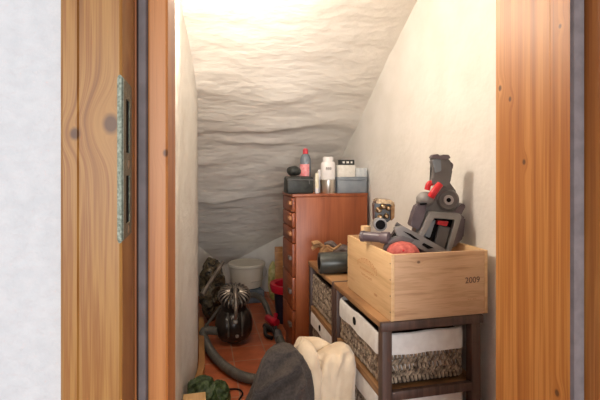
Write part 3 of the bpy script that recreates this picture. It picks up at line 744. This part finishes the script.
glove(329, 252, 2.36, 2.9, 'tan_leather', 'tan leather work glove behind the dark roll', 1)
glove(342, 249, 2.32, 2.4, 'grey_leather', 'grey-brown work glove beside the crate, right of the tan one', 5)
bm = new(); tube(bm, [at(322,246,2.30)+Vector((0,0,-.02)), at(327,246,2.29), at(334,249,2.27), at(341,244,2.26)], .007, 8); o = obj('strap', bm, 'tan_leather', None, True, tuple(at(331,250,2.29))); tag(o, 'thin tan strap curling above the work gloves', 'strap')

# ------------------------------------------------------------ the vacuum cleaner on the floor
vc = at(234, 328, 2.95); vx, vy = vc.x, vc.y; VR = .130
va = thing('canister_vacuum', 'dark ball-shaped canister vacuum with finned cyclone top on the floor', 'vacuum cleaner', (vx, vy, 0))
bm = new(); blob(bm, (vx, vy, VR+.004), VR*.92, VR*.92, VR, 0, 1, 0, None, 4); obj('ball_body', bm, 'vac_dark', va)
for s in (-1, 1):
    bm = new(); lathe(bm, [(.112,.045),(.114,.06),(.104,.085),(.082,.106),(.05,.120),(.012,.127)], (vx, vy, VR+.004), (s,-.05,0), 36); obj('wheel', bm, 'vac_dark', va)
# upper bin
axv = Vector((0, -.50, 1)).normalized(); bb_ = Vector((vx, vy+.03, .20))
bm = new(); lathe(bm, [(.082,0),(.088,.02),(.084,.10),(.075,.13)], bb_, axv, 40); obj('dust_bin', bm, 'vac_dark', va)
top = bb_+axv*.16
bm = new(); lathe(bm, [(.07,-.04),(.098,-.02),(.102,.0),(.09,.018),(.06,.03),(.02,.035)], top, axv, 48); cyc = obj('cyclone_cap', bm, 'vac_dark', va)
x_, y_, z_ = frame_of(axv)
for k in range(22):
    a = 2*math.pi*k/22; dr_ = x_*math.cos(a)+y_*math.sin(a)
    bm = new(); tube(bm, [top+dr_*.032+axv*.036, top+dr_*.06+axv*.034, top+dr_*.092+axv*.022, top+dr_*.108-axv*.002, top+dr_*.100-axv*.026], .0052, 6, 3); obj('fin', bm, 'vac_bronze', cyc)
bm = new()
hp = [top+axv*.04+Vector((0,.03,0)), top+axv*.058+Vector((0,-.03,0)), top+axv*.02+Vector((0,-.10,-.02)), top+Vector((0,-.12,-.09)), Vector((vx, vy-.125, .21))]
tube(bm, hp, .013, 12); obj('carry_handle', bm, 'vac_bronze', va)
bm = new(); lathe(bm, [(.017,0),(.017,.012),(.012,.016)], (vx, vy-.116, .185), (0,-1,.4), 24); obj('release_button', bm, 'vac_bronze', va)
bm = new(); lathe(bm, [(.011,0),(.011,.012)], (vx+.01, vy-.127, .095), (0,-1,.1), 16); obj('release_button', bm, 'vac_bronze', va)
for s in (-1, 1):
    bm = new(); pth = []
    for k in range(9):
        a = math.radians(-25+k*18); pth.append(Vector((vx+s*.045, vy-math.cos(a)*VR*.9, VR+.004+math.sin(a)*VR*.9)))
    tube(bm, pth, .006, 8, 3); obj('trim_band', bm, 'vac_hose', va)
# long hose (loops on the floor, ends under the jacket)
def fl(u, v, z=.036):
    d = FPX*(HC-z)/(v-V0); return at(u, v, d)
HR = .030
bm = new()
pts = [Vector((vx-.11, vy-.05, .11)), fl(204, 331, .10), fl(206, 342, .05), fl(216, 358, HR+.004), fl(230, 370, HR+.004), fl(246, 377.5, HR+.004), fl(266, 379, HR+.004), fl(283, 372, HR+.004), fl(288, 360, HR+.004), fl(283, 347, HR+.004), fl(278.5, 336, HR+.004)]
tube(bm, pts, HR-.003, 16, 10, ribs=.012, ribamp=.0012); ho = obj('hose', bm, 'vac_hose', va)
bm = new(); p = fl(279.5, 340, HR+.004); tube(bm, [p, fl(277.5, 333, HR+.004)], .030, 16, 1); obj('hose_cuff', bm, 'vac_grey', ho)
# tool at the hose end
p = fl(270, 331, .03)
tl = thing('brush_tool', 'small black brush attachment at the hose end on the tiles', 'vacuum part', (p.x, p.y, 0))
bm = new()
tube(bm, [fl(265,326,.03), fl(270,329,.03), fl(277,328,.035)], .022, 12); tube(bm, [fl(265,327,.03), fl(266,335,.02), fl(272,338,.02)], .014, 10); tube(bm, [fl(272,328,.05), fl(275,334,.04), fl(276,338,.02)], .015, 10)
obj('tool_head', bm, 'vac_dark', tl)
bm = new(); tube(bm, [fl(268,318,.06), fl(272,321,.07), fl(277,323,.07)], .028, 12); tube(bm, [fl(272,324,.05), fl(275,318,.06), fl(276,314,.08)], .016, 10); obj('tool_grip', bm, 'bin_red', tl)
# second hose arc behind
bm = new(); tube(bm, [fl(246,302,.1), fl(247.5,297.5,.12), fl(254,295,.14), fl(262,299,.14), fl(267,308,.10), fl(270,317,.05)], .022, 12, 8, ribs=.014, ribamp=.0012)
o = obj('flexible_hose', bm, 'vac_hose', None, True, tuple(fl(260,305,.02))); tag(o, 'short grey flexible hose arched between vacuum and dark bin', 'hose')
# two wands leaning at left wall
for (a_, b_, r, lab) in ((at(200,295,2.98), at(223,262,3.22), .014, 'upper metal wand leaning behind the canister vacuum, left wall side'), (at(203,330,3.12), at(221,306,3.28), .011, 'lower dark wand slanting up beside the canister vacuum')):
    a_.x = max(a_.x, .02)
    bm = new(); tube(bm, [a_, (a_+b_)/2, b_], r, 12); lathe(bm, [(r*1.3,0),(r*1.35,.05),(r*1.1,.055)], a_, (b_-a_), 16); o = obj('vacuum_wand', bm, 'vac_hose' if r < .012 else 'vac_bronze', None, True, tuple(a_)); tag(o, lab, 'tube', 'wands by the left wall')
# crumpled dark bag
bm = new(); blob(bm, (.095, 3.48, .235), .085, .11, .235, .03, 12, 4, None, 5, 1)
for v in bm.verts: v.co.z = max(v.co.z, .001); v.co.x = max(v.co.x, .0)
o = obj('crumpled_bag', bm, 'crinkle', None, True, (.095, 3.48, 0)); tag(o, 'crinkled dark shiny plastic bag behind the vacuum at the left wall', 'bag')

# ------------------------------------------------------------ pail, box, pouch, plank and bin at the back
px, py = .425, 3.96
bm = new(); box(bm, .20, .565, 3.80, 4.12, .0, .112, .01)
for v in bm.verts:
    if v.co.z > .01: v.co += noise.noise_vector(v.co*12)*.006
    if v.co.y > 4.1: v.co.x = .22 + (v.co.x-.20)*.8
    v.co.z = max(0, v.co.z)
o = obj('low_box', bm, 'bluebox', None, True, (.43, 3.96, 0)); tag(o, 'low blue-grey box on the floor under the cream pail', 'box')
pl = thing('pail', 'round cream plastic pail with lid in the low back corner', 'pail', (px, py, .121))
bm = new(); lathe(bm, [(.135,0),(.14,.004),(.158,.19)], (px,py,.121), n=48); obj('pail_body', bm, 'pail', pl)
bm = new(); lathe(bm, [(.166,.185),(.17,.188),(.170,.208),(.164,.213),(.158,.208),(.02,.209)], (px,py,.121), n=48); obj('lid', bm, 'pail', pl)
bm = new(); tube(bm, [(px+.163,py-.03,.30),(px+.172,py-.07,.25),(px+.12,py-.14,.20),(px+.02,py-.175,.19)], .003, 8); obj('bail_handle', bm, 'steel', pl)
pc = at(270, 300, 3.92)
bm = new(); blob(bm, (pc.x+.025, pc.y-.02, .175), .05, .045, .175, .008, 14, 2, None, 4)
for v in bm.verts: v.co.z = max(.001, v.co.z)
o = obj('pouch_bag', bm, 'pouch', None, True, (pc.x+.025, pc.y-.02, 0)); tag(o, 'yellow-green standing bag between the pail and the teak cabinet', 'bag')
pc = at(279.5, 300, 3.78)
bm = new(); box(bm, -.035, .035, -.011, .011, 0, .50, .002, Matrix.Translation((pc.x, pc.y, .003)) @ Matrix.Rotation(math.radians(-5), 4, 'X'))
o = obj('wooden_plank', bm, 'base_wood', None, True, (pc.x, pc.y, 0)); tag(o, 'short orange wooden plank leaning in the back behind the red-rimmed bin', 'plank')
bc = at(289, 320, 3.38); bxx, byy = bc.x, bc.y; BZ = .30
bi = thing('waste_bin', 'dark round bin with a red rim beside the teak cabinet', 'bin', (bxx, byy, 0))
bm = new(); lathe(bm, [(.095,0),(.10,.004),(.122,BZ-.02),(.115,BZ-.02),(.09,.02)], (bxx,byy,0), n=40); obj('bin_body', bm, 'bin_dark', bi)
bm = new(); lathe(bm, [(.124,BZ-.065),(.143,BZ-.058),(.154,BZ-.012),(.150,BZ),(.112,BZ-.004),(.108,BZ-.015),(.112,BZ-.06)], (bxx,byy,0), n=48, cap0=False, cap1=False); obj('rim', bm, 'bin_red', bi)

# ------------------------------------------------------------ cloth heaps in front
gp = at(277, 380, 1.50)
gk = thing('grey_jacket', 'charcoal grey felt jacket heaped in the foreground, left of the cream fleece', 'jacket', (gp.x, gp.y, 0))
def pt(u, d): q = at(u, 0, d); return q.x, q.y
def sec(v, u0, u1, d, ry):
    z = max(0, HC-(v-V0)/FPX*d); x0, y0 = pt(u0, d); x1, y1 = pt(u1, d); return (z, (x0+x1)/2, (y0+y1)/2, (x1-x0)/2, ry)
bm = new()
secs = [sec(600, 236, 326, 1.44, .13), sec(500, 236, 322, 1.44, .13), sec(440, 238, 318, 1.44, .125), sec(405, 244, 314, 1.44, .12), sec(388, 253, 312, 1.44, .11), sec(374, 257, 310, 1.44, .10), sec(362, 260, 306, 1.44, .085), sec(353, 265, 302, 1.44, .065), sec(347, 272, 297, 1.44, .045), sec(344.5, 281, 290, 1.44, .015)]
drape(bm, secs, 5, .07, 1.2, 120, 90, .012, 9)
def fold(bm, pts, w, h):      # raise or press soft folds along a line over the front of the cloth
    bm.normal_update(); path = [(p.dot(R_), p.z) for p in smooth_path(pts, 10)]
    mv = []
    for v in bm.verts:
        k_ = min(1, max(0, -v.normal.dot(F_)-.15)*1.6)
        if k_ == 0: continue
        x, z = v.co.dot(R_), v.co.z
        d = min(math.hypot(x-a_, z-b_) for a_, b_ in path)
        if d < w*3: mv.append((v, v.normal.copy()*h*k_*math.exp(-(d/w)**2)))
    for v, q in mv: v.co += q
fold(bm, [at(304,362,1.37), at(293,374,1.34), at(276,386,1.32), at(256,402,1.32)], .011, .020)
fold(bm, [at(300,372,1.37), at(287,384,1.33), at(270,396,1.31), at(255,412,1.31)], .010, -.018)
fold(bm, [at(308,380,1.36), at(296,394,1.33), at(284,412,1.32)], .012, .020)
fold(bm, [at(280,352,1.38), at(268,362,1.37), at(262,378,1.36), at(258,392,1.35)], .009, .012)
fold(bm, [at(296,356,1.38), at(282,366,1.35), at(272,376,1.33)], .010, -.014)
for v in bm.verts: v.co.z = max(0.0005, v.co.z)
obj('jacket_cloth', bm, 'charcoal', gk)

cp = at(328, 380, 1.62)
ck = thing('cream_fleece', 'cream fleece garment heaped between the grey jacket and the shelf', 'blanket', (cp.x, cp.y, 0))
bm = new()
secs = [sec(560, 302, 353, 1.64, .09), sec(480, 300, 355, 1.64, .09), sec(410, 304, 356, 1.64, .09), sec(385, 306, 356.5, 1.64, .085), sec(365, 310, 356.5, 1.64, .075), sec(354, 315, 355, 1.64, .065), sec(347.5, 322, 351, 1.64, .05), sec(344, 330, 346, 1.64, .03), sec(343.5, 337, 341, 1.64, .01)]
drape(bm, secs, 4, .06, 3.4, 120, 90, .014, 8)
fold(bm, [at(322,350,1.60), at(320,362,1.57), at(315,378,1.56), at(318,400,1.55)], .011, -.020)
fold(bm, [at(330,352,1.58), at(326,368,1.56), at(330,390,1.55)], .012, .008)
fold(bm, [at(348,360,1.57), at(340,380,1.55), at(336,400,1.55)], .014, -.010)
for v in bm.verts: v.co.z = max(0.0005, v.co.z)
obj('fleece_cloth', bm, 'cream', ck)
bm = new()
def rs(t): return .034*(.55+.45*math.sin(math.pi*min(1, .18+t*.75)))
tube(bm, [at(297,342.5,1.60), at(301,346,1.60), at(307,353,1.58), at(311,364,1.565), at(313,380,1.56), at(313,405,1.56), at(312,430,1.57)], rs, 20, 8)
tube(bm, [at(300,344.5,1.68), at(312,344,1.69), at(322,346,1.69), at(329,351,1.68)], .026, 20, 8)
for v in bm.verts: v.co += noise.noise_vector(v.co*18)*.008
obj('sleeve', bm, 'cream', ck)

# ------------------------------------------------------------ green bundle, cord, wooden box corner
gc = fl(207, 398, .08)
gt = thing('green_bundle', 'dark green crinkled bundle of two lobes on the floor at left', 'bundle', (gc.x, gc.y, 0))
bm = new(); c = fl(202, 398, .07); blob(bm, (c.x, c.y-.01, .085), .085, .08, .085, .012, 26, 2, None, 5, 1)
for v in bm.verts: v.co.z = max(.001, v.co.z)
for v in bm.verts: v.co.x = max(-.055, v.co.x)
obj('lobe', bm, 'green', gt)
bm = new(); c = fl(219, 400, .06); blob(bm, (c.x, c.y-.01, .075), .048, .07, .075, .010, 30, 6, None, 5, 1)
for v in bm.verts: v.co.z = max(.001, v.co.z)
obj('lobe', bm, 'green', gt)
bm = new(); tube(bm, [fl(226,390,.03), fl(233,389,.006), fl(240,390,.006), fl(242.5,394,.006), fl(239,400,.006), fl(236,410,.006)], .0045, 8); obj('cord', bm, 'black', gt)
bm = new(); box(bm, -.066, .027, 1.55, 1.885, 0, .243, .003); o = obj('wooden_box', bm, 'pale_wood', None, True, (-.02, 1.72, 0)); tag(o, 'corner of a pale wooden box at the left wall in front of the green bundle', 'box')

# ------------------------------------------------------------ light
def light(name, kind, loc, energy, color, **kw):
    l = bpy.data.lights.new(name, kind); l.energy = energy; l.color = color
    for k, v in kw.items(): setattr(l, k, v)
    o = bpy.data.objects.new(name, l); COL.objects.link(o); o.location = loc; return o
light('closet_lamp', 'POINT', (0.0, 1.50, 1.84), 20, (1.0, 0.87, 0.73), shadow_soft_size=0.03)
w = light('window_light', 'AREA', (-0.2, -5.0, 1.4), 235, (0.97, 0.985, 1.0), shape='RECTANGLE', size=3.0, size_y=2.0)
w.rotation_euler = (Vector((0.3, 0.8, 0.9))-Vector((-0.2, -5.0, 1.4))).to_track_quat('-Z', 'Y').to_euler()
wd = bpy.data.worlds.new('World'); S.world = wd; wd.use_nodes = True
bg = wd.node_tree.nodes['Background']; bg.inputs[0].default_value = (0.95, 0.975, 1.0, 1); bg.inputs[1].default_value = 0.34

# ------------------------------------------------------------ camera
cd = bpy.data.cameras.new('camera'); cam = bpy.data.objects.new('camera', cd); COL.objects.link(cam)
cam.location = (0, 0, HC); cam.rotation_euler = (math.pi/2, 0, -A)
cd.sensor_fit = 'HORIZONTAL'; cd.sensor_width = 36; cd.lens = FPX/600*36; cd.clip_start = 0.01
cd.shift_y = (V0-200)/600*1.0
S.camera = cam
S.view_settings.view_transform = 'Standard'; S.view_settings.look = 'None'; S.view_settings.gamma = 1
S.view_settings.use_curve_mapping = False; S.view_settings.exposure = 0.12
